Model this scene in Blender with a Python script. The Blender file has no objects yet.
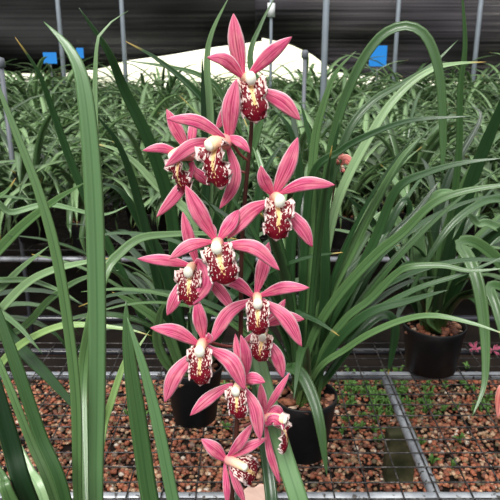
import bpy, bmesh, math, random
import numpy as np
from mathutils import Vector, Matrix, noise
random.seed(11)
S = bpy.context.scene
C = S.collection

# ------------------------------------------------------------------ camera, sky, light, exposure
F = 620.0; PITCH = math.radians(17.5); CAMZ = 1.45
cam_d = bpy.data.cameras.new('camera'); cam_d.sensor_width = 36; cam_d.lens = 36*F/500
cam_d.clip_start = 0.02; cam_d.clip_end = 200
cam = bpy.data.objects.new('camera', cam_d); C.objects.link(cam)
cam.location = (0, 0, CAMZ); cam.rotation_euler = (math.pi/2-PITCH, 0, 0)
S.camera = cam
cam_d.dof.use_dof = True; cam_d.dof.focus_distance = .75; cam_d.dof.aperture_fstop = 22

W = bpy.data.worlds.new('overcast_sky'); S.world = W; W.use_nodes = True
wn, wl = W.node_tree.nodes, W.node_tree.links
wn.clear()
tc = wn.new('ShaderNodeTexCoord'); sep = wn.new('ShaderNodeSeparateXYZ'); wr = wn.new('ShaderNodeValToRGB')
bg = wn.new('ShaderNodeBackground'); wo = wn.new('ShaderNodeOutputWorld')
wl.new(tc.outputs['Generated'], sep.inputs[0]); wl.new(sep.outputs['Z'], wr.inputs[0])
wr.color_ramp.elements[0].position = 0.0; wr.color_ramp.elements[0].color = (0.12, 0.125, 0.125, 1)
wr.color_ramp.elements[1].position = 0.75; wr.color_ramp.elements[1].color = (1.0, 1.0, 0.98, 1)
wl.new(wr.outputs[0], bg.inputs[0]); bg.inputs[1].default_value = 1.0
wl.new(bg.outputs[0], wo.inputs[0])

sun_d = bpy.data.lights.new('sun', 'SUN'); sun_d.energy = 2.5; sun_d.angle = math.radians(25); sun_d.color = (1, 0.98, 0.94)
sun = bpy.data.objects.new('sun', sun_d); C.objects.link(sun)
sun.rotation_euler = (math.radians(40), math.radians(-14), 0)

S.view_settings.view_transform = 'Standard'; S.view_settings.look = 'None'
S.view_settings.gamma = 1; S.view_settings.use_curve_mapping = False
S.view_settings.exposure = 0.6

# ------------------------------------------------------------------ helpers
FWD = Vector((0, math.cos(PITCH), -math.sin(PITCH))); UP = Vector((0, math.sin(PITCH), math.cos(PITCH))); RT = Vector((1, 0, 0))
CAM = Vector((0, 0, CAMZ))
def at(px, py, Y):
    "a point seen at (px, py) that stands Y metres in front of the lens"
    d = FWD + RT*((px-250)/F) - UP*((py-250)/F)
    return CAM + d*(Y/d.y)
def mpp(p): return (p-CAM).dot(FWD)/F
def proj(p):
    d = p-CAM; z = d.dot(FWD)
    return 250+F*d.x/z, 250-F*d.dot(UP)/z

def obj(name, me, parent=None, kind=None):
    o = bpy.data.objects.new(name, me); C.objects.link(o)
    if parent: o.parent = parent
    if kind: o['kind'] = kind
    return o
def thing(name, label, cat, loc=(0, 0, 0), group=None):
    o = bpy.data.objects.new(name, None); C.objects.link(o); o.location = loc; o.empty_display_size = 0.05
    return tag(o, label, cat, group)
def tag(o, label, cat, group=None):
    o['label'] = label; o['category'] = cat
    if group: o['group'] = group
    return o
def pin(o, parent):
    "hang a world-space mesh on a thing whose Empty stands elsewhere"
    o.parent = parent; o.matrix_parent_inverse = Matrix.Translation(parent.location).inverted()
    return o

class MB:
    def __init__(s): s.v = []; s.f = []; s.uv = []; s.sm = True
    def grid_ring(s, rings, uvs, closed=True, caps=True):
        b = len(s.v); n = len(rings[0])
        for r, q in zip(rings, uvs): s.v += [tuple(p) for p in r]; s.uv += q
        m = n if closed else n-1
        for i in range(len(rings)-1):
            for j in range(m):
                k = (j+1) % n
                s.f.append((b+i*n+j, b+i*n+k, b+(i+1)*n+k, b+(i+1)*n+j))
        if caps and closed:
            s.f.append(tuple(b+j for j in range(n))[::-1]); s.f.append(tuple(b+(len(rings)-1)*n+j for j in range(n)))
    def tube(s, pts, rad, n=10, u0=0):
        pts = [Vector(p) for p in pts]
        if not hasattr(rad, '__len__'): rad = [rad]*len(pts)
        rings = []; uvs = []; ref = None
        for i, p in enumerate(pts):
            t = (pts[min(i+1, len(pts)-1)]-pts[max(i-1, 0)]).normalized()
            if ref is None: ref = Vector((0, 0, 1)) if abs(t.z) < .9 else Vector((1, 0, 0))
            a = (ref - t*ref.dot(t)).normalized(); b = t.cross(a); ref = a
            rings.append([p+a*math.cos(2*math.pi*k/n)*rad[i]+b*math.sin(2*math.pi*k/n)*rad[i] for k in range(n)])
            uvs.append([(u0+i/max(1, len(pts)-1)*.999, k/n) for k in range(n)])
        s.grid_ring(rings, uvs)
    def lathe(s, prof, c=(0, 0, 0), n=32):
        c = Vector(c)
        rings = [[c+Vector((math.cos(2*math.pi*k/n)*r, math.sin(2*math.pi*k/n)*r, z)) for k in range(n)] for r, z in prof]
        s.grid_ring(rings, [[(i/len(prof), k/n) for k in range(n)] for i in range(len(prof))])
    def box(s, c, h, rot=0):
        b = len(s.v); c = Vector(c); m = Matrix.Rotation(rot, 3, 'Z')
        for x in (-1, 1):
            for y in (-1, 1):
                for z in (-1, 1):
                    s.v.append(tuple(c+m @ Vector((x*h[0], y*h[1], z*h[2])))); s.uv.append((0, 0))
        for q in ((0, 1, 3, 2), (4, 6, 7, 5), (0, 4, 5, 1), (2, 3, 7, 6), (0, 2, 6, 4), (1, 5, 7, 3)): s.f.append(tuple(b+i for i in q))
    def ell(s, c, ax, n=14, m=9):
        "ellipsoid with the three axis vectors ax"
        c = Vector(c); rings = []; uvs = []
        for i in range(m+1):
            a = math.pi*(i+.02)/(m+.04)
            rings.append([c+ax[2]*math.cos(a)+(ax[0]*math.cos(2*math.pi*k/n)+ax[1]*math.sin(2*math.pi*k/n))*math.sin(a) for k in range(n)])
            uvs.append([(i/m, k/n) for k in range(n)])
        s.grid_ring(rings, uvs)
    def mesh(s, name, mat, smooth=True):
        me = bpy.data.meshes.new(name); me.from_pydata(s.v, [], s.f)
        ul = me.uv_layers.new(name='UVMap')
        vi = np.empty(len(me.loops), dtype=np.int32); me.loops.foreach_get('vertex_index', vi)
        ul.data.foreach_set('uv', np.array(s.uv, dtype=np.float32)[vi].ravel())
        me.polygons.foreach_set('use_smooth', [smooth]*len(me.polygons))
        me.materials.append(mat); me.update()
        return me

def lerp_prof(prof, u):
    for (a, x), (b, y) in zip(prof, prof[1:]):
        if u <= b: return x+(y-x)*(u-a)/(b-a)
    return prof[-1][1]
def smooth_curve(pts, n):
    pts = [Vector(p) for p in pts]
    P = [pts[0]*2-pts[1]]+pts+[pts[-1]*2-pts[-2]]
    fine = []
    for i in range(1, len(P)-2):
        for k in range(16):
            t = k/16
            a, b, c, d = P[i-1], P[i], P[i+1], P[i+2]
            fine.append(.5*((2*b)+(c-a)*t+(2*a-5*b+4*c-d)*t*t+(3*b-a-3*c+d)*t**3))
    fine.append(pts[-1])
    L = [0]
    for a, b in zip(fine, fine[1:]): L.append(L[-1]+(b-a).length)
    out = []; j = 0
    for i in range(n):
        s = L[-1]*i/(n-1)
        while j < len(L)-2 and L[j+1] < s: j += 1
        t = (s-L[j])/max(1e-9, L[j+1]-L[j]); out.append(fine[j].lerp(fine[j+1], min(1, t)))
    return out
LEAFP = [(0, .45), (.1, .72), (.35, 1), (.6, .97), (.78, .78), (.9, .48), (.97, .2), (1, .03)]
PETALP = [(0, .30), (.12, .46), (.32, .82), (.50, 1), (.66, .92), (.80, .68), (.90, .42), (.97, .17), (1, .03)]
def ribbon(mb, pts, hw, prof, fold=0.0, cup=0.0, thick=.0006, normal=None, up=0.3, twist=0.0, n=18, nv=5, idx=0, wave=0.0):
    P = smooth_curve(pts, n); last = None
    rings = []; uvs = []
    for i, p in enumerate(P):
        u = i/(n-1)
        t = (P[min(i+1, n-1)]-P[max(i-1, 0)]).normalized()
        if normal is None: N = (CAM-p).normalized()*(1-up)+Vector((0, 0, 1))*up
        elif callable(normal): N = normal(u, p, t)
        else: N = Vector(normal)
        N = N-t*N.dot(t)
        if N.length < 1e-4: N = last or Vector((0, 0, 1))
        N.normalize()
        if last is not None:
            N = (N*.6+(last-t*last.dot(t))*.4).normalized()
        last = N.copy()
        if twist: N = Matrix.Rotation(twist*(u-.5), 3, t) @ N
        B = t.cross(N)
        w = hw*lerp_prof(prof, u)
        fr = []; bk = []
        for j in range(nv):
            v = -1+2*j/(nv-1)
            o = fold*abs(v)*w+cup*v*v*w+wave*math.sin(u*19+v*3+idx)*abs(v)*w
            q = p+B*(v*w)+N*o; th = thick*(1-v*v)
            fr.append(((q+N*th), (idx+u*.999, j/(nv-1)))); bk.append(((q-N*th*(1 if 0 < j < nv-1 else 0)), (idx+u*.999, j/(nv-1))))
        ring = fr+bk[nv-2:0:-1]
        rings.append([a for a, b in ring]); uvs.append([b for a, b in ring])
    mb.grid_ring(rings, uvs)

# ------------------------------------------------------------------ materials
def srgb(r, g, b):
    f = lambda c: c/12.92 if c <= .04045 else ((c+.055)/1.055)**2.4
    return (f(r/255), f(g/255), f(b/255), 1)
class NT:
    def __init__(s, name):
        s.m = bpy.data.materials.new(name); s.m.use_nodes = True
        s.t = s.m.node_tree; s.n = s.t.nodes; s.l = s.t.links
        s.b = s.n['Principled BSDF']
    def put(s, sock, val):
        if hasattr(val, 'links') or hasattr(val, 'is_linked'): s.l.new(val, sock)
        else: sock.default_value = val
    def math(s, op, a, b=0.0, clamp=False):
        x = s.n.new('ShaderNodeMath'); x.operation = op; x.use_clamp = clamp; s.put(x.inputs[0], a); s.put(x.inputs[1], b); return x.outputs[0]
    def mix(s, f, a, b):
        x = s.n.new('ShaderNodeMix'); x.data_type = 'RGBA'; s.put(x.inputs[0], f); s.put(x.inputs[6], a); s.put(x.inputs[7], b); return x.outputs[2]
    def uv(s):
        x = s.n.new('ShaderNodeTexCoord'); y = s.n.new('ShaderNodeSeparateXYZ'); s.l.new(x.outputs['UV'], y.inputs[0]); return y.outputs[0], y.outputs[1]
    def coord(s, which='Object'):
        return s.n.new('ShaderNodeTexCoord').outputs[which]
    def noise(s, scale, vec=None, detail=2.0):
        x = s.n.new('ShaderNodeTexNoise'); s.put(x.inputs['Scale'], scale); x.inputs['Detail'].default_value = detail
        if vec is not None: s.l.new(vec, x.inputs['Vector'])
        return x.outputs[0]
    def comb(s, a, b, c=0.0):
        x = s.n.new('ShaderNodeCombineXYZ')
        for i, k in enumerate((a, b, c)): s.put(x.inputs[i], k)
        return x.outputs[0]
    def ramp(s, f, stops, interp='LINEAR'):
        x = s.n.new('ShaderNodeValToRGB'); s.l.new(f, x.inputs[0]); cr = x.color_ramp; cr.interpolation = interp
        while len(cr.elements) < len(stops): cr.elements.new(0.5)
        for e, (p, c) in zip(cr.elements, stops): e.position = p; e.color = c
        return x.outputs[0]
    def step(s, v, lo, hi):
        x = s.n.new('ShaderNodeMapRange'); s.put(x.inputs[0], v); x.inputs[1].default_value = lo; x.inputs[2].default_value = hi; x.clamp = True; return x.outputs[0]
    def white(s, v):
        x = s.n.new('ShaderNodeTexWhiteNoise'); x.noise_dimensions = '1D'; s.l.new(v, x.inputs['W']); return x.outputs[0]
    def bump(s, h, strength=.3, dist=.01):
        x = s.n.new('ShaderNodeBump'); x.inputs['Strength'].default_value = strength; x.inputs['Distance'].default_value = dist
        s.l.new(h, x.inputs['Height']); s.l.new(x.outputs[0], s.b.inputs['Normal'])
    def set(s, col=None, rough=.5, spec=.5, metal=0.0):
        if col is not None: s.put(s.b.inputs['Base Color'], col)
        s.put(s.b.inputs['Roughness'], rough); s.b.inputs['Specular IOR Level'].default_value = spec; s.put(s.b.inputs['Metallic'], metal)
    def translucent(s, col, f):
        out = s.n['Material Output']; tr = s.n.new('ShaderNodeBsdfTranslucent'); s.put(tr.inputs[0], col)
        mx = s.n.new('ShaderNodeMixShader'); mx.inputs[0].default_value = f
        s.l.new(s.b.outputs[0], mx.inputs[1]); s.l.new(tr.outputs[0], mx.inputs[2]); s.l.new(mx.outputs[0], out.inputs[0])

def mat_leaf(name, dark, light, rough=.33, spec=.75, tip=True):
    k = NT(name); u, v = k.uv()
    leaf = k.math('FLOOR', u); uu = k.math('SUBTRACT', u, leaf)
    info = k.n.new('ShaderNodeObjectInfo')
    r = k.white(k.math('ADD', k.math('MULTIPLY', info.outputs['Random'], 57.3), leaf))
    d = k.math('ABSOLUTE', k.math('SUBTRACT', v, .5))
    lines = k.noise(1.0, k.comb(k.math('MULTIPLY', uu, 3.0), k.math('MULTIPLY', v, 34.0), r), 1.0)
    col = k.mix(r, dark, light)
    col = k.mix(k.math('MULTIPLY', k.step(lines, .42, .62), .35), col, light)
    mid = k.math('SUBTRACT', 1.0, k.step(d, .025, .075))
    col = k.mix(k.math('MULTIPLY', mid, .55), col, dark)
    edge = k.step(d, .46, .5)
    col = k.mix(k.math('MULTIPLY', edge, .35), col, srgb(150, 175, 110))
    base = k.math('SUBTRACT', 1.0, k.step(uu, .0, .12))
    col = k.mix(k.math('MULTIPLY', base, .5), col, srgb(120, 140, 70))
    if tip:
        sel = k.step(r, .75, .8)
        t = k.math('MULTIPLY', k.step(uu, .955, .985), sel)
        col = k.mix(t, col, srgb(190, 160, 80))
    k.set(col, rough, spec)
    k.bump(lines, .12, .002)
    k.translucent(k.mix(.5, col, srgb(120, 170, 60)), .12)
    return k.m
M = {}
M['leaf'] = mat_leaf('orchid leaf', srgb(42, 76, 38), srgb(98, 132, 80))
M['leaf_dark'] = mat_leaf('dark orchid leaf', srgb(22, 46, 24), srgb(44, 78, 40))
M['leaf_deep'] = mat_leaf('deep green leaf', srgb(30, 60, 30), srgb(66, 102, 58))
M['leaf_pale'] = mat_leaf('pale orchid leaf', srgb(98, 134, 88), srgb(142, 172, 124))
M['leaf_mid'] = mat_leaf('grey green leaf', srgb(66, 104, 60), srgb(112, 148, 100))
M['leaf_yellow'] = mat_leaf('yellowing leaf', srgb(110, 146, 80), srgb(142, 172, 106))
M['field_leaf'] = mat_leaf('field leaf', srgb(34, 66, 33), srgb(128, 160, 108))

def mat_petal(name, a, b, edgecol):
    k = NT(name); u, v = k.uv()
    leaf = k.math('FLOOR', u); uu = k.math('SUBTRACT', u, leaf)
    d = k.math('ABSOLUTE', k.math('SUBTRACT', v, .5))
    info = k.n.new('ShaderNodeObjectInfo'); r = info.outputs['Random']
    veins = k.noise(1.0, k.comb(k.math('MULTIPLY', uu, 2.2), k.math('MULTIPLY', v, 17.0), k.math('MULTIPLY', r, 40.0)), 1.5)
    col = k.mix(k.step(veins, .42, .6), a, b)
    blot = k.noise(5.0, k.comb(uu, k.math('MULTIPLY', v, .5), k.math('MULTIPLY', r, 30.0)), 2.0)
    col = k.mix(k.math('MULTIPLY', k.step(blot, .45, .75), .5), col, srgb(246, 168, 170))
    col = k.mix(k.math('MULTIPLY', k.math('SUBTRACT', 1.0, k.step(uu, .0, .4)), .55), col, b)
    mid = k.math('SUBTRACT', 1.0, k.step(d, .016, .055))
    col = k.mix(k.math('MULTIPLY', mid, .72), col, srgb(168, 44, 84))
    col = k.mix(k.step(d, .40, .47), col, edgecol)
    k.set(col, .48, .3)
    k.bump(veins, .15, .002)
    k.translucent(col, .22)
    return k.m
M['petal'] = mat_petal('pink petal', srgb(238, 128, 160), srgb(206, 68, 116), srgb(255, 226, 230))
M['petal_b'] = mat_petal('rose petal', srgb(234, 116, 154), srgb(202, 60, 114), srgb(255, 222, 230))
M['petal_salmon'] = mat_petal('salmon petal', srgb(240, 165, 150), srgb(225, 120, 110), srgb(250, 205, 190))

def mat_lip():
    k = NT('spotted lip'); u, v = k.uv()
    d = k.math('ABSOLUTE', k.math('SUBTRACT', v, .5))
    info = k.n.new('ShaderNodeObjectInfo'); r = k.math('MULTIPLY', info.outputs['Random'], 30.0)
    n1 = k.noise(1.0, k.comb(k.math('MULTIPLY', u, 18.0), k.math('MULTIPLY', v, 16.0), r), 2.0)
    mid = k.math('SUBTRACT', 1.0, k.step(d, .03, .13))
    thr = k.math('ADD', k.math('MULTIPLY', k.step(u, .3, .8), .14), .535)
    thr = k.math('SUBTRACT', thr, k.math('MULTIPLY', k.math('MULTIPLY', mid, k.math('SUBTRACT', 1.0, k.step(u, .55, .82))), .22))
    thr = k.math('SUBTRACT', thr, k.math('MULTIPLY', k.step(d, .3, .48), .10))
    diff = k.math('SUBTRACT', thr, n1)
    spot = k.step(diff, -.02, .02)
    cream = k.mix(mid, srgb(250, 224, 216), srgb(244, 206, 138))
    maroon = k.mix(k.noise(40.0), srgb(92, 6, 26), srgb(138, 18, 40))
    col = k.mix(spot, cream, maroon)
    rim = k.math('MAXIMUM', k.step(d, .425, .455), k.step(u, .93, .955))
    col = k.mix(rim, col, srgb(252, 230, 226))
    k.set(col, .45, .3); k.translucent(col, .1)
    return k.m
M['lip'] = mat_lip()
k = NT('column'); u, v = k.uv()
k.set(k.mix(k.step(u, .1, .9), srgb(232, 150, 150), srgb(250, 222, 180)), .45, .3); M['column'] = k.m
k = NT('anther cap'); k.set(srgb(255, 254, 238), .4, .5); M['cap'] = k.m
k = NT('flower stem'); k.set(k.mix(k.noise(30.0), srgb(58, 26, 26), srgb(84, 50, 38)), .5, .4); M['stem'] = k.m
k = NT('pedicel'); k.set(k.mix(k.noise(30.0), srgb(150, 84, 76), srgb(120, 60, 58)), .5, .4); M['pedicel'] = k.m
k = NT('black plastic'); n = k.noise(14.0, k.coord(), 4.0)
k.set(k.mix(k.step(n, .5, .75), srgb(22, 22, 24), srgb(44, 42, 42)), .5, .35); M['pot'] = k.m
def mat_chips(name, stops, rough=.8):
    k = NT(name); u, v = k.uv(); r = k.white(k.math('FLOOR', u))
    c = k.ramp(r, stops, 'CONSTANT'); n = k.noise(60.0, k.coord(), 3.0)
    c = k.mix(k.math('MULTIPLY', k.step(n, .4, .7), .4), c, srgb(90, 66, 58)); k.set(c, rough, .4); k.bump(n, .3, .003)
    return k.m
M['bark'] = mat_chips('bark chips', [(0, srgb(150, 92, 66)), (.3, srgb(116, 70, 52)), (.55, srgb(180, 130, 104)), (.75, srgb(88, 54, 44)), (.9, srgb(204, 176, 152))])
M['gravel'] = mat_chips('red gravel', [(0, srgb(146, 84, 62)), (.16, srgb(166, 96, 68)), (.32, srgb(114, 72, 56)), (.46, srgb(188, 128, 96)), (.58, srgb(92, 58, 46)), (.68, srgb(158, 124, 92)), (.76, srgb(104, 92, 70)), (.84, srgb(200, 166, 136)), (.93, srgb(134, 112, 100)), (.97, srgb(224, 208, 192))], .6)
k = NT('soil'); n = k.noise(5.0, k.coord(), 6.0)
k.set(k.mix(k.step(n, .35, .7), srgb(17, 14, 12), srgb(42, 33, 28)), .95, .2); k.bump(n, .5, .03); M['soil'] = k.m
k = NT('galvanised steel'); n = k.noise(18.0, k.coord(), 5.0); n2 = k.noise(60.0, k.coord(), 3.0)
c = k.mix(k.step(n, .35, .65), srgb(120, 124, 132), srgb(168, 172, 178)); c = k.mix(k.step(n2, .60, .66), c, srgb(60, 56, 54))
k.set(c, .42, .5, .35); M['steel'] = k.m
k = NT('pole steel'); k.set(k.mix(k.noise(8.0, k.coord(), 3.0), srgb(120, 130, 142), srgb(150, 158, 168)), .5, .5, .2); M['pole'] = k.m
k = NT('wet black pipe'); k.set(srgb(40, 42, 50), .25, .6); M['darkpipe'] = k.m
k = NT('dark wire'); n = k.noise(90.0, k.coord(), 2.0); k.set(k.mix(k.step(n, .5, .65), srgb(40, 38, 38), srgb(96, 92, 90)), .45, .5, .4); M['wire'] = k.m
k = NT('riser plastic'); k.set(srgb(96, 100, 108), .5, .4); M['riser'] = k.m
k = NT('white joint'); k.set(srgb(220, 222, 226), .5, .4); M['white'] = k.m
k = NT('mossy concrete'); n = k.noise(14.0, k.coord(), 6.0)
k.set(k.ramp(n, [(.3, srgb(38, 42, 24)), (.5, srgb(62, 62, 42)), (.7, srgb(96, 90, 68))]), .9, .2); k.bump(n, .6, .01); M['concrete'] = k.m
k = NT('blue card'); k.set(srgb(40, 130, 214), .4, .4); M['blue'] = k.m
k = NT('pale ground'); n = k.noise(.8, k.coord(), 5.0)
k.set(k.mix(k.step(n, .4, .65), srgb(246, 244, 226), srgb(226, 228, 190)), .9, .2); M['bank'] = k.m
k = NT('weed'); k.set(k.mix(k.noise(40.0), srgb(62, 100, 42), srgb(104, 142, 70)), .5, .4); M['weed'] = k.m
k = NT('pale scrap'); n = k.noise(40.0, k.coord(), 3.0); k.set(k.mix(n, srgb(206, 168, 154), srgb(228, 196, 182)), .8, .2); M['scrap'] = k.m
k = NT('tree leaf'); k.set(k.mix(k.noise(3.0), srgb(120, 140, 96), srgb(170, 186, 140)), .6, .3); M['treeleaf'] = k.m
k = NT('trunk bark'); k.set(srgb(80, 66, 54), .9, .2); M['trunk'] = k.m
def mat_net(name, lo, hi, tr_f):
    k = NT(name); co = k.coord(); sx = k.n.new('ShaderNodeSeparateXYZ'); k.l.new(co, sx.inputs[0])
    band = k.noise(1.0, k.comb(k.math('MULTIPLY', sx.outputs[0], .35), 0.0, k.math('MULTIPLY', sx.outputs[2], 26.0)), 3.0)
    soft = k.noise(.7, co, 3.0)
    k.set(k.mix(k.step(band, .35, .7), lo, hi), .75, .25)
    out = k.n['Material Output']; tr = k.n.new('ShaderNodeBsdfTransparent'); mx = k.n.new('ShaderNodeMixShader')
    f = k.math('MULTIPLY', k.math('MULTIPLY', k.step(band, .3, .75), k.step(soft, .3, .7)), tr_f)
    k.l.new(f, mx.inputs[0]); k.l.new(k.b.outputs[0], mx.inputs[1]); k.l.new(tr.outputs[0], mx.inputs[2]); k.l.new(mx.outputs[0], out.inputs[0])
    return k.m
M['net'] = mat_net('shade net', srgb(22, 21, 24), srgb(70, 66, 72), .26)
M['net_dark'] = mat_net('darker shade net', srgb(14, 14, 15), srgb(42, 42, 43), .16)

# ------------------------------------------------------------------ setting: ground, bank outside
def grid_mesh(name, xs, ys, zf, mat):
    mb = MB(); b = 0
    for i, y in enumerate(ys):
        for x in xs: mb.v.append((x, y, zf(x, y))); mb.uv.append((x, y))
    n = len(xs)
    for i in range(len(ys)-1):
        for j in range(n-1): mb.f.append((i*n+j, i*n+j+1, (i+1)*n+j+1, (i+1)*n+j))
    return mb.mesh(name, mat)
obj('ground', grid_mesh('ground', np.linspace(-9, 9, 40), np.linspace(-2, 10.5, 40), lambda x, y: 0.01*noise.noise((x*2, y*2, 0)), M['soil']), kind='structure')
obj('bank', grid_mesh('bank', np.linspace(-16, 16, 50), np.linspace(10.4, 24, 40), lambda x, y: max(-.05, (y-10.8)*.26+.12*noise.noise((x*.6, y*.6, 3))), M['bank']), kind='structure')

# ------------------------------------------------------------------ shade nets
def net(name, hem, y0, label, mat='net'):
    xs = [h[0] for h in hem]; mb = MB(); NX, NZ = 60, 26
    for j in range(NZ+1):
        for i in range(NX+1):
            px = xs[0]+(xs[-1]-xs[0])*i/NX
            hy = lerp_prof(hem, px)
            b = at(px, hy, y0); z0 = b.z; z1 = 4.2
            t = j/NZ; z = z0+(z1-z0)*t**1.3
            y = y0+.10*math.sin(z*7+px*.01)*math.exp(-t*2)+.06*noise.noise((b.x*2, z*3, 1))-.25*math.sin(math.pi*min(1, t*1.6))
            mb.v.append((b.x, y, z)); mb.uv.append((i/NX, t))
    n = NX+1
    for j in range(NZ):
        for i in range(NX): mb.f.append((j*n+i, j*n+i+1, (j+1)*n+i+1, (j+1)*n+i))
    o = obj(name, mb.mesh(name, M[mat])); tag(o, label, 'shade net')
    md = o.modifiers.new('thick', 'SOLIDIFY'); md.thickness = .004
    return o
net('shade_net', [(-140, 74), (0, 74), (60, 73), (105, 68), (125, 61), (170, 55), (215, 47), (262, 41)], 9.0, 'black shade net on the left with its hem rising over the pale strip', 'net_dark')
net('shade_net', [(255, 36), (290, 44), (312, 54), (335, 72), (400, 80), (500, 82), (640, 82)], 8.7, 'dark grey banded shade net sagging across behind the blue card and right poles')
for nm, a, b in (('unseen_net_left', (-5.2, -3.2), (-5.2, 9)), ('unseen_net_right', (5.2, -3.2), (5.2, 8.7))):  # unseen side nets, added to block light from near the horizon
    mb = MB(); mb.box(((a[0]+b[0])/2, (a[1]+b[1])/2, 1.5), (max(.004, abs(b[0]-a[0])/2), max(.004, abs(b[1]-a[1])/2), 1.5))
    obj(nm, mb.mesh(nm, M['net'], False), kind='structure')
# trees seen faintly through the left net
def tree(x, y, h, r, label, seed):
    rnd = random.Random(seed)
    t = thing('tree', label, 'tree', (x, y, 0))
    mb = MB(); mb.tube([(0, 0, -.1), (.1, 0, h*.4), (.0, .1, h*.8)], [.12, .09, .04], 10); obj('trunk', mb.mesh('trunk', M['trunk']), t)
    mb = MB()
    for i in range(420):
        d = Vector((rnd.gauss(0, 1), rnd.gauss(0, 1), rnd.gauss(0, .8))).normalized()*r*rnd.uniform(.5, 1)
        c = Vector((0, 0, h*.8))+d; a = Vector((rnd.gauss(0, 1), rnd.gauss(0, 1), rnd.gauss(0, .5))).normalized()*.2
        ribbon(mb, [c-a, c+Vector((0, 0, .03)), c+a], .07, PETALP, n=5, nv=3, idx=i, normal=(0, -.6, .8), thick=.002)
    obj('crown', mb.mesh('crown', M['treeleaf']), t)
tree(-5.3, 12.2, 2.6, 1.1, 'pale green tree showing through the black net at the upper left corner', 1)
tree(-3.8, 12.6, 2.4, .9, 'small tree beyond the black net beside the leftmost grey pole', 2)

# ------------------------------------------------------------------ poles and risers
def vpole(name, px, py, Y, r, ztop, label, cat, mat, z0=0.0, group=None):
    p = at(px, py, Y); mb = MB()
    t = thing(name, label, cat, (p.x, Y, z0), group)
    mb.tube([(0, 0, 0), (0, 0, (ztop-z0)*.5), (0, 0, ztop-z0)], r, 14); obj('shaft', mb.mesh('shaft', mat), t)
    mb = MB(); mb.lathe([(r*1.05, 0), (r*1.9, 0), (r*1.9, .02), (r*1.05, .025)], n=16); obj('foot', mb.mesh('foot', mat), t)
    return t
G = 'steel posts along the net'
vpole('steel_pole', 60, 30, 7.8, .026, 3.6, 'grey steel pole behind the tallest leaf tip, leftmost of the posts', 'pole', M['pole'], group=G)
vpole('steel_pole', 123, 30, 7.8, .026, 3.6, 'grey steel pole in front of the black net above the broad left leaves', 'pole', M['pole'], group=G)
vpole('steel_pole', 325, 40, 4.9, .024, 3.2, 'thickest grey steel pole, just right of the top flower', 'pole', M['pole'], group=G)
vpole('steel_pole', 397, 30, 8.0, .026, 3.6, 'thin pale steel pole just right of the blue sticky card', 'pole', M['pole'], group=G)
vpole('steel_pole', 478, 30, 7.8, .028, 3.6, 'grey steel pole before the net at the upper right', 'pole', M['pole'], group=G)
t = vpole('steel_pole', 271, 30, 6.2, .014, 3.0, 'thin steel rod with a white joint behind the top flower', 'pole', M['pole'], group=G)
p = at(270, 10, 6.2); mb = MB(); mb.tube([(0, 0, p.z-.06), (0, 0, p.z+.06)], .035, 12); obj('joint', mb.mesh('joint', M['white']), t)
for px, py, Y, lab in ((304, 52, 3.6, 'grey sprinkler riser with a round cap right of the top flower'), (5, 60, 3.0, 'grey sprinkler riser with a round cap at the left edge')):
    p = at(px, py, Y)
    t = vpole('sprinkler_riser', px, py+40, Y, .011, p.z, lab, 'sprinkler riser', M['riser'], group='sprinkler risers in the field')
    mb = MB(); mb.lathe([(.012, p.z-.035), (.02, p.z-.03), (.02, p.z-.005), (.016, p.z+.008), (.004, p.z+.012)], n=18); obj('cap', mb.mesh('cap', M['riser']), t)
def trap(px, py, Y, w, h, rot, lab):
    p = at(px, py, Y); t = thing('sticky_trap', lab, 'insect trap card', (p.x, Y, 0), 'blue sticky cards over the field')
    mb = MB(); mb.box((0, 0, p.z), (w/2, .003, h/2)); o = obj('card', mb.mesh('card', M['blue'], False), t); o.rotation_euler = (0, 0, .15)
    mb = MB(); mb.tube([(0, .012, 0), (0, .012, p.z+h*.5)], .006, 8); obj('stake', mb.mesh('stake', M['riser']), t)
trap(378, 56, 7.2, .20, .22, 0, 'blue sticky card left of the thin pale pole')
trap(50, 58, 6.6, .13, .11, 0, 'small blue sticky card left of the broad pale leaf')
trap(80, 53, 6.6, .07, .10, 0, 'narrow blue sticky card right of the broad pale leaf')

# ------------------------------------------------------------------ benches
def pipe(name, a, b, r, mat, parent):
    mb = MB(); a = Vector(a); b = Vector(b); mb.tube([a.lerp(b, i/8) for i in range(9)], r, 14)
    return obj(name, mb.mesh(name, mat), parent)
def bench(x0, x1, rails, y0, y1, label, crosses, wires=True, legs=None, lower=None, spacing=.053, off=.0, cross_end=None):
    t = thing('mesh_bench', label, 'bench', (0, (y0+y1)/2, 0)); oy = (y0+y1)/2; Z = .55
    for y, r, m in rails: pipe('rail', (x0, y-oy, Z-r-.004), (x1, y-oy, Z-r-.004), r, M[m], t)
    for x in crosses: pipe('crossbar', (x, y0-oy, Z-.021), (x, (cross_end or y1)-oy, Z-.021), .0145, M['steel'], t)
    for x in legs or (x0+.05, x1-.05):
        for y in (y0, y1): pipe('leg', (x, y-oy, 0), (x, y-oy, Z-.03), .016, M['steel'], t)
    if lower: pipe('lower_rail', (x0, lower[0]-oy, lower[1]), (x1, lower[0]-oy, lower[1]), .015, M['darkpipe'], t)
    if wires:
        mb = MB(); n = int((y1-y0)/spacing)
        for i in range(n+1):
            y = y0+i*spacing-oy
            mb.tube([(x, y, Z+.0012+.0022*noise.noise((x*2, y*3, 7))) for x in np.linspace(x0, x1, 40)], .0019, 6)
        for i in range(int((x1-x0)/(spacing*1.4))+1):
            x = x0+off+i*spacing*1.4
            mb.tube([(x, y-oy, Z-.0015+.0022*noise.noise((x*2, y*3, 7))) for y in np.linspace(y0, y1, 24)], .0019, 6)
        obj('wire_mesh', mb.mesh('wire_mesh', M['wire']), t)
    return t
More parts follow.
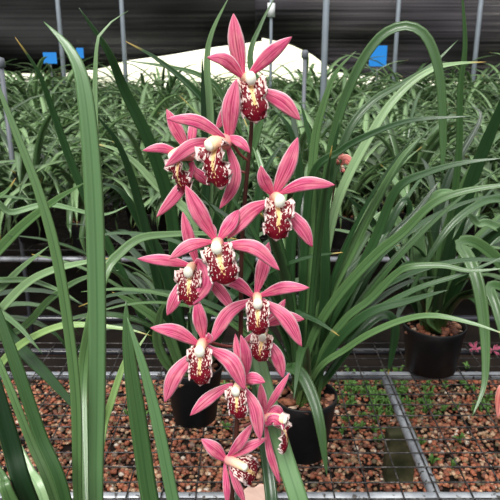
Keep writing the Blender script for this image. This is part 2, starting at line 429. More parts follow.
bench(-1.6, 1.6, [(.48, .0125, 'steel'), (1.12, .0125, 'steel'), (1.655, .0125, 'steel'), (1.81, .012, 'darkpipe')], .46, 1.84,
      'wire mesh bench on galvanised pipes carrying the nearest orchids', (-.8, .405, 1.5), legs=(-1.5, 1.5), cross_end=1.655)
bench(-2.2, 2.2, [(2.77, .014, 'steel'), (3.9, .014, 'steel')], 2.75, 3.92, 'mesh bench across the gravel path carrying the first row of the field',
      (-1.6, 0, 1.6), lower=(2.77, .228), spacing=.1)
for y0, y1, ww, lab in ((4.1, 5.6, 3.2, 'nursery bench hidden under the middle of the orchid field'), (5.75, 7.3, 4.4, 'nursery bench hidden under the back of the orchid field'), (7.45, 8.45, 5, 'nursery bench nearest the black net')):
    bench(-ww, ww, [(y0+.02, .014, 'steel'), (y1-.02, .014, 'steel')], y0, y1, lab, (-ww*.5, 0, ww*.5), spacing=.14)

mb = MB(); mb.box((0, 0, .105), (.05, .03, .105), .05)
me = mb.mesh('concrete_block', M['concrete'], False); o = obj('concrete_block', me); o.location = (.525, 1.86, 0)
bm = o.modifiers.new('edge', 'BEVEL'); bm.width = .008; bm.segments = 2
tag(o, 'mossy grey concrete block standing on the gravel beside the bench crossbar', 'concrete block')

# ------------------------------------------------------------------ gravel bed and weeds
def chips(name, n, place, size, mat, seed, flat=.6, kind=None):
    bmh = bmesh.new(); bmesh.ops.create_icosphere(bmh, subdivisions=1, radius=1)
    bv = np.array([v.co[:] for v in bmh.verts]); bf = np.array([[v.index for v in f.verts] for f in bmh.faces]); bmh.free()
    rs = np.random.RandomState(seed); V = []; Fc = []; U = []
    for i in range(n):
        p = place(rs); s = size*rs.uniform(.55, 1.35)
        sc = np.array([rs.uniform(.75, 1.25), rs.uniform(.7, 1.1), rs.uniform(.45, .95)*flat*1.3])*s
        v = bv*(1+rs.uniform(-.22, .22, (len(bv), 1)))*sc
        a, b = rs.uniform(0, 6.28), rs.uniform(-.7, .7)
        rx = np.array([[1, 0, 0], [0, math.cos(b), -math.sin(b)], [0, math.sin(b), math.cos(b)]])
        rz = np.array([[math.cos(a), -math.sin(a), 0], [math.sin(a), math.cos(a), 0], [0, 0, 1]])
        V.append(v @ rx.T @ rz.T+p); Fc.append(bf+i*len(bv)); U += [(i+.5, .5)]*len(bv)
    me = bpy.data.meshes.new(name); me.from_pydata(np.concatenate(V).tolist(), [], np.concatenate(Fc).tolist())
    ul = me.uv_layers.new(name='UVMap'); vi = np.empty(len(me.loops), dtype=np.int32); me.loops.foreach_get('vertex_index', vi)
    ul.data.foreach_set('uv', np.array(U, dtype=np.float32)[vi].ravel()); me.materials.append(mat)
    me.polygons.foreach_set('use_smooth', [True]*len(me.polygons)); me.update()
    return me
def gp(rs):
    y = rs.uniform(1.5, 2.63); x = rs.uniform(-1, 1)*(.25+y*.42)
    return np.array([x, y, .004+rs.uniform(0, .012)])
g = obj('gravel', chips('gravel', 14000, gp, .0098, M['gravel'], 3), kind='stuff'); tag(g, 'red brown gravel covering the ground under the wire mesh bench', 'gravel')
def weeds():
    rnd = random.Random(4); mb = MB(); c = 0
    for px, py, n, sp in ((350, 400, 34, .12), (388, 404, 30, .08), (335, 390, 18, .08), (408, 395, 10, .07), (350, 415, 12, .14), (455, 398, 9, .1), (485, 405, 8, .08), (268, 405, 9, .08), (140, 420, 5, .05), (320, 392, 14, .25), (420, 400, 14, .25), (380, 410, 14, .3)):
        a = 17.5+math.degrees(math.atan((py-250)/F)); Y = CAMZ/math.tan(math.radians(a)); q = at(px, py, Y)
        for i in range(n):
            b = Vector((q.x+rnd.gauss(0, sp), Y+rnd.gauss(0, sp), .01))
            for k in range(5):
                an = rnd.uniform(0, 6.28); l = rnd.uniform(.012, .026); d = Vector((math.cos(an), math.sin(an), 0))
                h = rnd.uniform(.012, .045)
                ribbon(mb, [b, b+d*l*.5+Vector((0, 0, h)), b+d*l*1.3+Vector((0, 0, h*.9))], .0065, PETALP, n=5, nv=3, idx=c, normal=(0, -.3, 1), thick=.0004); c += 1
    o = obj('weeds', mb.mesh('weeds', M['weed']), kind='stuff'); tag(o, 'small green weeds sprouting through the gravel', 'weeds')
weeds()

# ------------------------------------------------------------------ pots and plants
def pot_mesh(r, rb, h):
    mb = MB(); mb.lathe([(.004, .002), (rb*.9, .002), (rb, .006), (r*.97, h-.022), (r*.985, h-.02), (r, h-.018), (r*1.02, h-.003), (r*1.01, h), (r*.97, h), (r*.95, h-.008), (r*.9, h-.03), (.004, h-.032)], n=40)
    return mb.mesh('pot', M['pot'])
def bark_mesh(r, h, seed, n=90, z=None):
    def pl(rs):
        a = rs.uniform(0, 6.28); q = math.sqrt(rs.uniform(0, 1))*r*.88
        return np.array([math.cos(a)*q, math.sin(a)*q, h-.024+rs.uniform(0, .018)])
    return chips('potting_bark', n, pl, .011, M['bark'], seed)
LEAFSEED = [0]
class Plant:
    def __init__(s, x, y, label, r=.075, rb=.055, h=.155, z=.552, name='potted_orchid', group='potted orchids on the near bench'):
        s.t = thing(name, label, 'potted plant', (x, y, z), group); s.c = Vector((x, y, z)); s.r = r; s.h = h
        obj('pot', pot_mesh(r, rb, h), s.t); b = obj('potting_bark', bark_mesh(r, h, int(abs(x*977+y*31))), s.t, 'stuff')
        s.rnd = random.Random(int(abs(x*1000)+y*777))
        s.root = s.c+Vector((0, 0, h-.02))
    def rootpt(s, toward=None, spread=.35):
        a = s.rnd.uniform(0, 6.28); q = s.rnd.uniform(0, s.r*spread)
        p = s.root+Vector((math.cos(a)*q, math.sin(a)*q, 0))
        if toward is not None:
            d = Vector((toward.x-s.root.x, toward.y-s.root.y, 0))
            if d.length > 1e-5: p += d.normalized()*s.r*.25
        return p
    def leaf(s, pts, Y0, Y1, w, mat='leaf', root=True, up=.3, fold=.45, twist=0.0, **kw):
        "a leaf whose midrib passes through the given places; w is its full width there"
        P = []; n = len(pts)
        for i, (px, py) in enumerate(pts): P.append(at(px, py, Y0+(Y1-Y0)*i/max(1, n-1)))
        hw = w*.52*mpp(P[n//2])
        if root: P = [s.rootpt(P[0])]+P
        mb = MB(); LEAFSEED[0] += 1
        ribbon(mb, P, hw, kw.pop('prof', LEAFP), fold=fold, up=up, twist=twist, n=70, nv=7, idx=LEAFSEED[0] % 50, thick=.0009, **kw)
        o = obj('leaf', mb.mesh('leaf', M[mat])); pin(o, s.t); return o
    def fill(s, n, lmin, lmax, w, mats=('leaf', 'leaf_dark'), az=None, droop=(.6, 1.6), elev=(60, 86)):
        for i in range(n):
            a = s.rnd.uniform(*az) if az else s.rnd.uniform(0, 6.283)
            P = arch(s.rootpt(), math.radians(a) if az else a, s.rnd.uniform(lmin, lmax), math.radians(s.rnd.uniform(*elev)), s.rnd.uniform(*droop))
            mb = MB(); LEAFSEED[0] += 1
            ribbon(mb, P, w*s.rnd.uniform(.38, .58), LEAFP, fold=.45, n=20, nv=5, idx=LEAFSEED[0] % 50, thick=.0009, normal=lambda u, p, t: Vector((0, -.25, 1)), twist=s.rnd.uniform(-.7, .7))
            pin(obj('leaf', mb.mesh('leaf', M[s.rnd.choice(mats)])), s.t)
def arch(p, a, L, el, droop, n=9):
    P = [Vector(p)]; d = Vector((math.cos(a), math.sin(a), 0)); step = L/(n-1)
    for i in range(1, n):
        u = i/(n-1); e = el-droop*u**1.6*1.3
        P.append(P[-1]+(d*math.cos(e)+Vector((0, 0, math.sin(e))))*step)
    return P

# the field: clumps copied row by row
variants = []
def clump_mesh(seed, n=34, lmin=.42, lmax=.78, w=.034):
    rnd = random.Random(seed); mb = MB()
    for i in range(n):
        a = rnd.uniform(0, 6.283); q = rnd.uniform(0, .05)
        P = arch(Vector((math.cos(a)*q, math.sin(a)*q, .13)), a+rnd.uniform(-.5, .5), rnd.uniform(lmin, lmax), math.radians(rnd.uniform(58, 88)), rnd.uniform(.9, 2.6), 7)
        ribbon(mb, P, w*rnd.uniform(.4, .62), LEAFP, fold=.4, n=11, nv=3, idx=i, thick=.001, normal=lambda u, p, t: Vector((0, -.1, 1)), twist=rnd.uniform(-1, 1))
    return mb.mesh('foliage', M['field_leaf'])
for i in range(7): variants.append(clump_mesh(100+i))
fpot = pot_mesh(.08, .06, .15)
fbark = bark_mesh(.08, .15, 5, 60)
rows = [2.95, 3.3, 3.7, 4.3, 4.75, 5.2, 5.9, 6.4, 6.95, 7.6, 8.1]
RN = ['first', 'second', 'third', 'fourth', 'fifth', 'sixth', 'seventh', 'eighth', 'ninth', 'tenth', 'last']
rnd = random.Random(5); protos = {}
def clump(x, y, v, lab, rz, sc):
    if v not in protos:
        t = thing('orchid_clump', lab, 'potted plant'); a = obj('foliage', variants[v], t); b = obj('pot', fpot, t); c = obj('potting_bark', fbark, t, 'stuff'); protos[v] = (t, a, b, c)
    else:
        s = protos[v]; t = s[0].copy(); C.objects.link(t); t['label'] = lab
        for q in s[1:]:
            k2 = q.copy(); C.objects.link(k2); k2.parent = t
    t['group'] = 'orchid clumps in the field behind the path'
    t.location = (x, y, .552); t.rotation_euler = (0, 0, rz); t.scale = (sc, sc, sc)
for ri, y in enumerate(rows):
    hw = .47*y+.35; n = int(2*hw/(.30+.012*ri)); 
    for i in range(n+1):
        x = -hw+2*hw*i/n+rnd.uniform(-.05, .05)
        clump(x, y+rnd.uniform(-.06, .06), rnd.randrange(7), 'green orchid clump in the %s row of the field behind the path' % RN[ri], rnd.uniform(0, 6.28), rnd.uniform(.9, 1.12)+((.28 if x > .3 or x < -1.9 else .22) if ri > 6 else 0))

# ------------------------------------------------------------------ near plants
R1 = Plant(.125, 1.255, 'tall orchid in a black pot standing right behind the pink flower spike', .074, .054, .158)
R2 = Plant(.54, 1.665, 'orchid in a black pot standing on the back pipe near the crossbar', .090, .072, .148)
PL = Plant(-.142, 1.40, 'orchid in a black pot behind the lower left flowers', .073, .055, .158)
R3 = Plant(.98, 1.55, 'orchid at the right edge with leaves hanging into view', .085, .065, .15)
LB = Plant(-.80, 1.30, 'orchid at the left edge with pale leaves arching in', .08, .06, .15)
LA = Plant(-.215, .65, 'nearest orchid on the left with the tall broad pale leaf', .08, .06, .15)

# -- R1 (right of the spike)
L = R1.leaf
L([(308, 330), (318, 240), (333, 140), (352, 82), (376, 42), (400, 27), (421, 32), (434, 54), (441, 88), (443, 140), (442, 185)], 1.28, 1.20, 9.5, 'leaf', prof=[(0, .5), (.3, .85), (.5, 1), (.8, 1), (.93, .75), (1, .05)])
L([(304, 330), (309, 240), (314, 150), (322, 110), (336, 73), (356, 51)], 1.26, 1.22, 11, 'leaf')
L([(302, 300), (311, 182), (340, 152), (368, 136), (410, 121), (476, 116)], 1.25, 1.05, 9, 'leaf_deep')
L([(312, 320), (322, 220), (345, 140), (370, 104), (404, 83), (432, 65), (458, 40)], 1.3, 1.4, 9, 'leaf')
L([(316, 320), (335, 210), (375, 128), (404, 90), (432, 70), (456, 64), (486, 62)], 1.3, 1.35, 10, 'leaf_pale')
L([(310, 345), (337, 298), (374, 257), (402, 234), (440, 200), (500, 186), (540, 190)], 1.2, 1.05, 10, 'leaf')
L([(330, 340), (349, 293), (375, 240), (397, 190), (428, 173), (464, 163), (505, 158)], 1.28, 1.15, 10, 'leaf_deep')
L([(318, 320), (330, 293), (348, 259), (369, 216), (400, 160), (430, 130)], 1.25, 1.25, 10, 'leaf')
L([(311, 340), (319, 293), (318, 220), (314, 160), (300, 100)], 1.3, 1.3, 11, 'leaf_deep')
L([(318, 345), (325, 293), (325, 215), (332, 160), (340, 120)], 1.25, 1.2, 10, 'leaf_deep')
L([(296, 340), (290, 290), (292, 230), (300, 180), (290, 130), (272, 108)], 1.32, 1.3, 11, 'leaf_dark')
L([(322, 355), (345, 320), (370, 300), (395, 275), (412, 267), (443, 266), (470, 271), (510, 268)], 1.2, 1.1, 8, 'leaf')
L([(325, 360), (350, 335), (370, 314), (417, 289), (466, 273), (520, 250)], 1.2, 1.1, 6, 'leaf_deep')
L([(320, 368), (345, 350), (370, 334), (404, 320), (435, 316), (474, 324), (510, 336)], 1.18, 1.0, 7, 'leaf')
L([(322, 366), (340, 338), (370, 313), (409, 301), (448, 290)], 1.2, 1.1, 10, 'leaf_deep')
L([(296, 375), (289, 368), (301, 374), (312, 396), (320, 425), (327, 476)], 1.2, 1.03, 12, 'leaf', up=.2, root=True)
L([(296, 360), (284, 320), (270, 280), (255, 240), (235, 210)], 1.3, 1.3, 10, 'leaf_dark')
L([(330, 350), (352, 300), (390, 240), (414, 215), (440, 180)], 1.32, 1.4, 10, 'leaf_dark')
L([(340, 360), (362, 330), (384, 315), (395, 330), (388, 375)], 1.3, 1.35, 10, 'leaf_dark')
L([(335, 345), (365, 280), (405, 200), (410, 260)], 1.36, 1.45, 9, 'leaf_dark')
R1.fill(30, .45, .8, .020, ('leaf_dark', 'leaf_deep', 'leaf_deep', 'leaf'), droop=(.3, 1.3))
# -- R2
L = R2.leaf
L([(445, 250), (453, 205), (459, 150), (460, 91), (465, 44), (461, -20)], 1.6, 1.5, 7, 'leaf')
L([(440, 290), (455, 235), (474, 175), (497, 118), (520, 60)], 1.55, 1.4, 14, 'leaf_dark')
L([(420, 270), (419, 222), (430, 201), (443, 192), (462, 193)], 1.6, 1.5, 13, 'leaf_pale')
L([(440, 260), (458, 200), (485, 150), (520, 120)], 1.62, 1.6, 10, 'leaf')
L([(432, 250), (448, 180), (480, 120), (470, 105)], 1.7, 1.8, 9, 'leaf_dark')
L([(412, 300), (395, 260), (370, 220), (345, 195)], 1.65, 1.5, 10, 'leaf_dark')
L([(430, 320), (440, 300), (432, 290), (426, 315)], 1.6, 1.55, 9, 'leaf')
L([(450, 300), (475, 255), (500, 232), (530, 220)], 1.6, 1.4, 12, 'leaf_dark')
L([(425, 290), (406, 240), (390, 215), (372, 222), (360, 240)], 1.65, 1.6, 11, 'leaf_pale')
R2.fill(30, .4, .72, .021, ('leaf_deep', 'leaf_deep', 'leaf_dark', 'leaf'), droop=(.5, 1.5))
# -- R3 beyond the right edge
L = R3.leaf
L([(520, 290), (498, 262), (475, 244), (460, 245), (470, 262), (479, 290), (485, 340), (484, 385), (472, 417)], 1.45, 1.15, 14, 'leaf')
L([(530, 300), (508, 290), (490, 288), (497, 310), (506, 350), (505, 400)], 1.4, 1.2, 12, 'leaf')
L([(530, 250), (490, 225), (478, 225), (465, 215), (452, 240)], 1.5, 1.4, 12, 'leaf_pale')
L([(540, 220), (500, 200), (470, 210), (440, 240), (400, 310)], 1.45, 1.35, 9, 'leaf')
R3.fill(18, .45, .75, .026, ('leaf', 'leaf_dark'), droop=(.6, 1.8))
# -- PL (pot behind the flowers)
L = PL.leaf
L([(180, 320), (172, 220), (152, 150), (124, 90), (108, 52), (79, 8)], 1.38, 1.2, 14, 'leaf_dark')
L([(190, 330), (205, 250), (210, 130), (207, 65), (212, 33), (229, -3)], 1.36, 1.3, 10, 'leaf_pale')
L([(195, 310), (206, 190), (204, 122), (202, 55)], 1.34, 1.3, 9, 'leaf_dark')
L([(200, 300), (230, 160), (215, 118), (194, 90), (158, 60), (125, 41)], 1.4, 1.3, 10, 'leaf_dark')
L([(205, 300), (240, 160), (222, 95), (199, 75), (168, 67), (122, 60)], 1.42, 1.35, 7, 'leaf')
L([(170, 330), (142, 215), (121, 150), (94, 112)], 1.36, 1.25, 10, 'leaf_dark')
L([(200, 300), (220, 240), (260, 120), (250, 60), (261, 25), (276, -5)], 1.45, 1.5, 9, 'leaf')
L([(185, 350), (165, 270), (140, 222), (121, 192), (98, 182)], 1.36, 1.3, 12, 'leaf_dark')
L([(190, 350), (200, 240), (175, 200), (160, 190), (137, 165), (116, 150), (92, 143)], 1.38, 1.3, 10, 'leaf_pale')
L([(195, 330), (225, 200), (225, 137), (200, 116), (179, 95)], 1.42, 1.4, 7, 'leaf_yellow')
L([(182, 370), (165, 330), (135, 305), (112, 292)], 1.33, 1.25, 11, 'leaf')
L([(210, 360), (232, 300), (250, 260), (262, 180), (285, 140)], 1.36, 1.4, 11, 'leaf_dark')
L([(172, 370), (158, 345), (160, 315), (168, 300)], 1.33, 1.25, 10, 'leaf')
L([(160, 350), (120, 270), (78, 180), (55, 118), (39, 74), (15, 37)], 1.38, 1.25, 9, 'leaf_dark')
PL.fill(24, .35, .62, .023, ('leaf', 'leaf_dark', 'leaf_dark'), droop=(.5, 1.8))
# -- LB beyond the left edge
L = LB.leaf
L([(-20, 330), (0, 311), (26, 285), (52, 271), (88, 262), (112, 258)], 1.25, 1.1, 10, 'leaf_pale')
L([(-15, 300), (0, 290), (22, 268), (49, 246)], 1.25, 1.2, 9, 'leaf_pale')
L([(-20, 282), (0, 281), (30, 281), (60, 291), (80, 303)], 1.25, 1.15, 8, 'leaf')
L([(-30, 290), (10, 240), (49, 206), (86, 182)], 1.2, 1.0, 14, 'leaf')
L([(-20, 400), (0, 366), (21, 345), (52, 329), (80, 325), (125, 329), (152, 336)], 1.15, 1.1, 8, 'leaf_yellow')
L([(-20, 310), (11, 340), (47, 376), (75, 407), (92, 425)], 1.2, 1.15, 14, 'leaf_dark')
L([(-30, 280), (-10, 210), (8, 190), (16, 178)], 1.3, 1.3, 10, 'leaf')
L([(-20, 205), (0, 197), (25, 199), (38, 200)], 1.35, 1.3, 6, 'leaf')
L([(-20, 215), (12, 213), (50, 205), (100, 215), (130, 205)], 1.35, 1.5, 7, 'leaf_pale')
L([(-30, 350), (20, 330), (50, 300), (80, 280), (120, 270)], 1.3, 1.3, 8, 'leaf')
LB.fill(22, .4, .7, .024, ('leaf', 'leaf_dark'), droop=(.8, 2.0))
# -- LA nearest left
L = LA.leaf
BROAD = [(0, .5), (.15, .8), (.45, 1), (.75, .92), (.9, .6), (.97, .28), (1, .03)]
L([(96, 500), (97, 400), (97, 300), (94, 200), (88, 120), (80, 72), (66, 45), (44, 22)], .68, .74, 18.5, 'leaf_mid', prof=[(0, .6), (.2, .85), (.45, 1), (.75, 1), (.88, .85), (.95, .5), (1, .03)], fold=.3)
L([(78, 500), (76, 400), (66, 310), (54, 245), (38, 190), (18, 138), (0, 92), (-14, 60)], .66, .70, 11, 'leaf', prof=BROAD, fold=.35)
L([(82, 400), (92, 320), (106, 272), (120, 254), (140, 239), (168, 235), (206, 234), (240, 240)], .9, 1.05, 11, 'leaf')
L([(98, 460), (97, 400), (96, 200), (96, 57), (107, 27), (128, 11)], .85, .9, 9, 'leaf_pale')
L([(100, 450), (112, 400), (128, 355), (136, 350), (150, 330)], .85, .95, 8, 'leaf_yellow')
# -- lower-left corner
L = LA.leaf
L([(66, 505), (40, 435), (16, 365), (-4, 310), (-30, 250)], .62, .66, 13, 'leaf', prof=BROAD, fold=.35)
L([(56, 505), (30, 440), (0, 365), (-30, 300)], .64, .7, 9, 'leaf', fold=.4)
L([(30, 505), (12, 448), (-3, 392), (-20, 330)], .60, .62, 19, 'leaf_dark', prof=BROAD, fold=.4)
L([(44, 505), (28, 472), (12, 440), (-10, 405)], .7, .78, 14, 'leaf_pale')
L([(12, 505), (4, 480), (-12, 452)], .58, .6, 18, 'leaf')

# ------------------------------------------------------------------ the blooming orchid in front
SP = Plant(-.02, .655, 'blooming orchid with a tall spike of pink flowers in front of everything', .08, .06, .15, name='blooming_orchid', group=None)
L = SP.leaf
L([(186, 560), (174, 505), (161, 440), (152, 400), (143, 366), (134, 338), (127, 317)], .62, .66, 12.5, 'leaf_mid', fold=.3, prof=BROAD)
L([(168, 570), (151, 505), (141, 440), (131, 370), (127, 330), (126, 300)], .64, .68, 18, 'leaf', fold=.3, prof=BROAD)
RA = Plant(.165, .62, 'nearest orchid at bottom centre, only two blades showing behind the lowest flowers', .08, .06, .15)
L = RA.leaf
L([(318, 565), (300, 505), (287, 465), (275, 425), (264, 385), (255, 340), (252, 290)], .66, .80, 18, 'leaf_mid', prof=BROAD, fold=.3)
L([(276, 560), (272, 505), (268, 470), (262, 430), (254, 380), (250, 340)], .68, .82, 12, 'leaf_deep')
L = SP.leaf
L([(238, 505), (238, 480), (243, 440)], .74, .8, 8, 'leaf_dark')
stem_px = [(232, 500), (236, 440), (239, 380), (241, 320), (241, 275), (243, 225), (247, 175), (251, 135), (252, 108)]
SY = .715
stem = smooth_curve([SP.root]+[at(x, y, SY-.01) for x, y in stem_px], 50)
mb = MB(); mb.tube(stem, [.0040-.0018*i/49 for i in range(50)], 12); pin(obj('flower_stem', mb.mesh('flower_stem', M['stem'])), SP.t)

def flower(plant, c, Y, petals, Lp, lipw, Fv, Dv, stem_at=None, mats=('petal', 'petal_b'), ck=.88, cr=1.0, fl_off=.3, lift=(0, 0)):
    """petals: (kind, [points], width, forward offsets); Lp lip length; Fv facing (right, up, toward lens); Dv lip direction (right, down)"""
    cc = at(c[0], c[1], Y); s = mpp(cc)
    ax = lambda v: (RT*v[0]+UP*v[1]-FWD*v[2])
    Fw = ax(Fv).normalized(); D = ax((Dv[0], -Dv[1], Dv[2] if len(Dv) > 2 else 0)); D = (D-Fw*D.dot(Fw)).normalized(); R = Fw.cross(D)
    # body: the flower's ovary and pedicel, running back to the stem
    mb = MB()
    if stem_at is None: sp = min(stem, key=lambda q: (q-(cc+Vector((0, 0, -.02)))).length)
    else: sp = stem_at
    back = cc-Fw*.010
    mb.tube(smooth_curve([sp, sp.lerp(back, .5)+Vector((0, .004, -.004)), back, cc+Fw*.002], 12), [.0014, .0015, .0016, .0017, .0018, .0019, .002, .0022, .0024, .0026, .0028, .003], 10)
    fo = obj('flower', mb.mesh('flower', M['pedicel'])); pin(fo, plant.t)
    def sub(name, me):
        o = obj(name, me); o.parent = fo; return o
    inv = fo.matrix_parent_inverse
    i0 = 0
    for kind, pts, w, off in petals:
        P = []
        for (px, py), o in zip(pts, off):
            q = at(px, py, Y); P.append(q-FWD*o+(q-CAM)*0)
        P = [cc.lerp(P[0], .5)]+P 
        mb = MB(); i0 += 1
        hw = w*.5*s
        ribbon(mb, P, hw, PETALP, cup=random.uniform(-.12, -.02), fold=.07, up=.06, n=22, nv=9, idx=0, thick=.0011, twist=random.uniform(-.25, .25), wave=.03)
        sub(kind, mb.mesh(kind, M[mats[0] if kind == 'sepal' else mats[1]]))
    Lm = Lp*s; W2 = lipw*.5*s
    o0 = cc
    # lip
    path = [(0.02, .05), (.12, .26), (.30, .42), (.55, .50), (.80, .48), (.97, .40), (1.06, .33)]
    prof = [(0, .30), (.12, .62), (.28, 1.0), (.42, .98), (.54, .80), (.68, .90), (.82, .82), (.93, .55), (1, .16)]
    mid = smooth_curve([o0+D*a*Lm+Fw*b*Lm for a, b in path], 26)
    rings = []; uvs = []; nv = 17
    for i, p in enumerate(mid):
        u = i/25; t = (mid[min(i+1, 25)]-mid[max(i-1, 0)]).normalized(); N = R.cross(t)
        if N.dot(Fw-D*.3) < 0: N = -N
        w = W2*lerp_prof(prof, u); fr = []; bk = []
        side = max(0, 1-abs(u-.30)/.28)
        for j in range(nv):
            v = -1+2*j/(nv-1); e = abs(v)**3
            ruf = e*(math.sin(u*46+v*5)*.075+math.sin(u*27+2*v)*.06)*Lm
            off = (.30*side*v*v-.12*(1-side)*v*v)*Lm+ruf*.8
            if abs(v) < .3 and u < .6: off += .045*Lm*math.cos(v/.3*math.pi*1.5)**2*(1 if abs(v) > .08 else .2)
            q = p+R*(v*w*(1-.12*side))+N*off+t*ruf*.35
            th = .0006*(1-v*v)
            fr.append((q+N*th, (u, j/(nv-1)))); bk.append((q-N*th, (u, j/(nv-1))))
        ring = fr+bk[nv-2:0:-1]; rings.append([a for a, b in ring]); uvs.append([b for a, b in ring])
    mb = MB(); mb.grid_ring(rings, uvs); sub('lip', mb.mesh('lip', M['lip']))
    # column and cap
    cp = smooth_curve([o0-Fw*.05*Lm, o0+Fw*.16*Lm-D*.02*Lm, o0+Fw*.36*Lm+D*.0*Lm, o0+Fw*.54*Lm+D*.07*Lm], 12)
    mb = MB(); mb.tube(cp, [Lm*cr*(.15-.035*i/11) for i in range(12)], 14); sub('column', mb.mesh('column', M['column']))
    e = cp[-1]; mb = MB(); mb.ell(e+Fw*.02*Lm+D*.0*Lm, (R*.155*ck*Lm, Fw*.13*ck*Lm, (D-Fw*.25).normalized()*.20*ck*Lm)); sub('anther_cap', mb.mesh('anther_cap', M['cap']))
    return fo
def fl(*a, **k): return flower(SP, *a, **k)
o3 = (.0, .007, .004); of = (.002, .014, .016); ob = (-.002, -.006, -.014)
# 1 top
fl((247, 80), .700, [('sepal', [(242, 73), (236, 42), (233.5, 15)], 17, o3), ('sepal', [(266, 93), (283, 104), (300, 121)], 17, o3), ('sepal', [(240, 86), (228, 108), (215, 128)], 14, ob),
    ('petal', [(251, 74), (271, 57), (291, 42)], 15, of), ('petal', [(241, 76), (226, 64), (208, 62)], 14, of)], 43, 33, (.14, -.08, 1), (.18, 1), ck=.8)
# 2 facing left
fl((225, 142), .668, [('sepal', [(229, 138), (231, 110), (236.5, 80)], 19, o3), ('sepal', [(228, 147), (235, 170), (232, 189), (219.5, 209)], 14, (0, .004, .004, 0)), ('sepal', [(221, 143), (193, 147), (165, 167)], 15, (.0, .006, .0)),
    ('petal', [(222, 138), (198, 125), (168.5, 122)], 13, (.012, .02, .016)), ('petal', [(230, 138), (241, 145), (250, 155)], 11, of), ], 44, 40, (-.62, -.15, .75), (.05, 1), ck=.66, cr=1.25)
# 3 behind 2, facing left
fl((190, 153), .708, [('sepal', [(187, 148), (177, 130), (167, 110)], 14, o3), ('sepal', [(191, 172), (176, 196), (157, 217.5)], 13, o3), ('sepal', [(194, 170), (203, 178), (209, 184)], 12, ob),
    ('petal', [(178, 153), (162, 150), (145, 153)], 10, of), ('petal', [(190, 147), (192, 130), (192, 114)], 10, ob)], 38, 33, (-.78, -.2, .58), (.1, 1), ck=.75, cr=1.5)
# 4 right
fl((275, 198), .682, [('sepal', [(275, 193), (288, 165), (297.5, 138)], 17, o3), ('sepal', [(266, 203), (248, 214), (228, 239)], 18, (0, .012, .020)), ('sepal', [(290, 214), (302, 229), (312, 247)], 16, o3),
    ('petal', [(272, 194), (263, 180), (260.5, 167.5)], 14, of), ('petal', [(283, 192), (305, 185), (333, 186.5)], 14, of)], 40, 34, (.18, -.1, 1), (-.02, 1))
# 5 middle left, nearest
fl((218, 243), .655, [('sepal', [(213, 236), (199, 212), (186, 186)], 18, o3), ('sepal', [(226, 245), (255, 248), (279, 270)], 15, (0, .016, .016)), ('sepal', [(209, 242), (190, 246), (171, 259)], 13, (0, .014, .016)),
    ('petal', [(220, 238), (231, 222), (238.5, 209)], 15, ob), ('petal', [(214, 240), (212, 230), (210, 222)], 9, ob)], 40, 36, (-.05, -.12, 1), (.25, 1))
# 6 left, behind 5
fl((193, 267), .682, [('sepal', [(196, 261), (189, 236), (183, 212)], 13, o3), ('sepal', [(181, 286), (175, 300), (167.5, 315)], 14, o3), ('sepal', [(205, 276), (221, 292), (235, 312)], 13, (0, .006, .006)),
    ('petal', [(189, 265), (166, 260), (140, 258.5)], 12, of), ('petal', [(200, 262), (207, 280), (195, 303)], 17, (.01, .024, .026))], 36, 30, (-.15, -.1, 1), (-.02, 1))
# 7 centre right
fl((257, 297), .680, [('sepal', [(257, 291), (263, 268), (269, 242)], 15, (-.002, -.004, -.008)), ('sepal', [(250, 301), (229, 312), (211, 342)], 15, (0, .012, .012)), ('sepal', [(266, 303), (285, 317), (301, 345)], 16, (0, .012, .012)),
    ('petal', [(262, 295), (283, 287), (308, 287)], 13, of), ('petal', [(252, 295), (236, 282), (214, 279)], 13, of)], 35, 26, (.02, -.15, 1), (.02, 1))
# 8 lower left
fl((203, 343), .664, [('sepal', [(203, 337), (200, 317), (197, 298)], 15, o3), ('sepal', [(212, 350), (232, 360), (245, 387)], 18, (0, .016, .016)), ('sepal', [(190, 358), (176, 374), (166, 400)], 17, (0, .012, .012)),
    ('petal', [(197, 343), (177, 330), (152.5, 326)], 15, of), ('petal', [(206, 340), (210, 336), (209, 331)], 10, of)], 38, 28, (-.08, -.12, 1), (-.04, 1))
# 9 behind 7
fl((264, 330), .712, [('sepal', [(268, 324), (286, 317), (304, 319)], 13, o3), ('sepal', [(268, 342), (277, 356), (283, 377.5)], 14, o3), ('sepal', [(254, 335), (246, 345), (240, 358)], 11, ob),
    ('petal', [(262, 322), (258, 312), (254, 300)], 10, ob), ('petal', [(268, 322), (278, 312), (286, 300)], 10, ob)], 29, 25, (-.12, -.2, 1), (-.15, 1))
# 10
fl((240, 383), .672, [('sepal', [(242, 372), (237, 350), (235, 335)], 9, ob), ('sepal', [(244, 389), (255, 406), (260, 437)], 15, (0, .014, .014)), ('sepal', [(226, 387), (208, 397), (191, 413)], 13, (0, .012, .012)),
    ('petal', [(246, 372), (246, 352), (241, 333)], 12, of), ('petal', [(245, 380), (254, 376), (265, 379.5)], 13, of), ], 32, 24, (-.25, -.15, 1), (.02, 1))
# 11 right, in profile
fl((265, 419), .705, [('sepal', [(266, 411), (276, 393), (289.5, 372)], 8, o3), ('sepal', [(264, 412), (262, 397), (260.5, 382)], 10, o3), ('sepal', [(266, 428), (270, 452), (280, 483)], 9, o3),
    ('petal', [(267, 421), (274, 417), (284, 427)], 12, (.010, .012, .010)), ('petal', [(268, 416), (276, 412), (284, 416)], 12, ob)], 36, 32, (.93, .16, .33), (.6, 1), ck=.6)
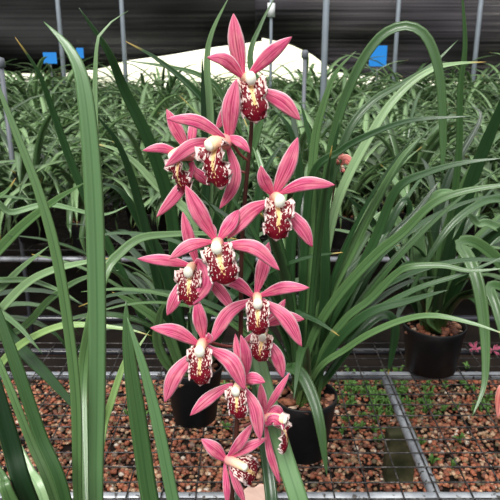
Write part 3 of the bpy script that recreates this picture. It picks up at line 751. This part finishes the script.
# 12 bottom
fl((229, 460), .690, [('sepal', [(225, 459), (213, 446), (201.5, 438)], 15, o3), ('sepal', [(232, 456), (249, 445), (267, 437)], 11, o3), ('sepal', [(230, 467), (237, 483), (245, 502)], 9, o3),
    ('petal', [(230, 454), (241, 438), (252.5, 420)], 11, of), ('petal', [(225, 465), (227, 482), (228, 501)], 8, of)], 35, 30, (.75, -.1, .65), (1, .55), ck=.7)

# salmon flower on a stalk of the plant right of the spike
st = smooth_curve([R1.root, at(322, 300, 1.33), at(330, 220, 1.36), at(336, 175, 1.36)], 20)
mb = MB(); mb.tube(st, .002, 8); pin(obj('flower_stem', mb.mesh('flower_stem', M['stem'])), R1.t)
flower(R1, (340, 166), 1.33, [('sepal', [(340, 163), (341, 158), (342, 152)], 7, o3), ('sepal', [(341, 168), (343, 171), (345, 173)], 4, o3), ('petal', [(341, 164), (345, 160), (351, 167)], 10, of), ('petal', [(339, 165), (337, 163), (336, 160)], 4, of)],
       6, 6, (.6, -.1, .7), (.3, 1), stem_at=st[-1], mats=('petal_salmon', 'petal_salmon'))

mb = MB(); st = smooth_curve([R3.root, at(530, 330, 1.3), at(520, 370, 1.2), at(514, 385, 1.15)], 16)
mb.tube(st, .002, 8); pin(obj('flower_stem', mb.mesh('flower_stem', M['stem'])), R3.t)
flower(R3, (513, 392), 1.15, [('sepal', [(510, 388), (500, 388), (497, 418)], 9, o3), ('sepal', [(514, 386), (518, 370), (522, 355)], 8, o3), ('petal', [(517, 390), (526, 384), (538, 386)], 9, of), ('sepal', [(516, 398), (522, 408), (526, 424)], 8, o3)],
       18, 14, (.2, -.2, .9), (.1, 1), stem_at=st[-1], mats=('petal_salmon', 'petal_salmon'))

# ------------------------------------------------------------------ fallen flowers and scrap
def fallen(px, py, Y, lab, seed):
    rnd2 = random.Random(seed); c = at(px, py, Y); t = thing('fallen_flower', lab, 'fallen flower', c, 'fallen pink flowers by the back pipe')
    for k2 in range(5):
        a = k2*1.256+rnd2.uniform(-.3, .3); d = Vector((math.cos(a), math.sin(a)*.6, math.sin(a)*.55+.1)); l = rnd2.uniform(.018, .03)
        mb = MB(); ribbon(mb, [Vector((0, 0, .004)), d*l*.6+Vector((0, 0, .008)), d*l+Vector((0, -.004, .010)), d*l*.8+Vector((0, -.008, .018))], .005, PETALP, n=12, nv=5, idx=0, cup=.3, normal=(0, -.7, .6), thick=.0007)
        obj('petal', mb.mesh('petal', M['petal_b']), t)
fallen(475, 350, 1.80, 'curled pink fallen flower on the dark pipe left of the hanging leaf', 1)
fallen(493, 352, 1.79, 'curled pink fallen flower on the dark pipe right of the hanging leaf', 2)
mb = MB(); a = at(256, 493, 1.105)
mb.v = []; prof = [(-.024, -.03), (-.027, .004), (-.018, .018), (-.004, .014), (.008, .022), (.022, .020), (.025, -.004), (.022, -.03)]
for z in (-.004, .004):
    for x, y in prof: mb.v.append((x, y, z+.003*math.sin(x*120))); mb.uv.append((x, y))
n = len(prof); mb.f = [tuple(range(n))[::-1], tuple(range(n, 2*n))]+[(i, (i+1) % n, n+(i+1) % n, n+i) for i in range(n)]
o = obj('bark_scrap', mb.mesh('bark_scrap', M['scrap'], False)); o.location = (a.x, 1.105, .558); tag(o, 'pale pinkish flat scrap lying on the front pipe below the lowest flower', 'scrap')
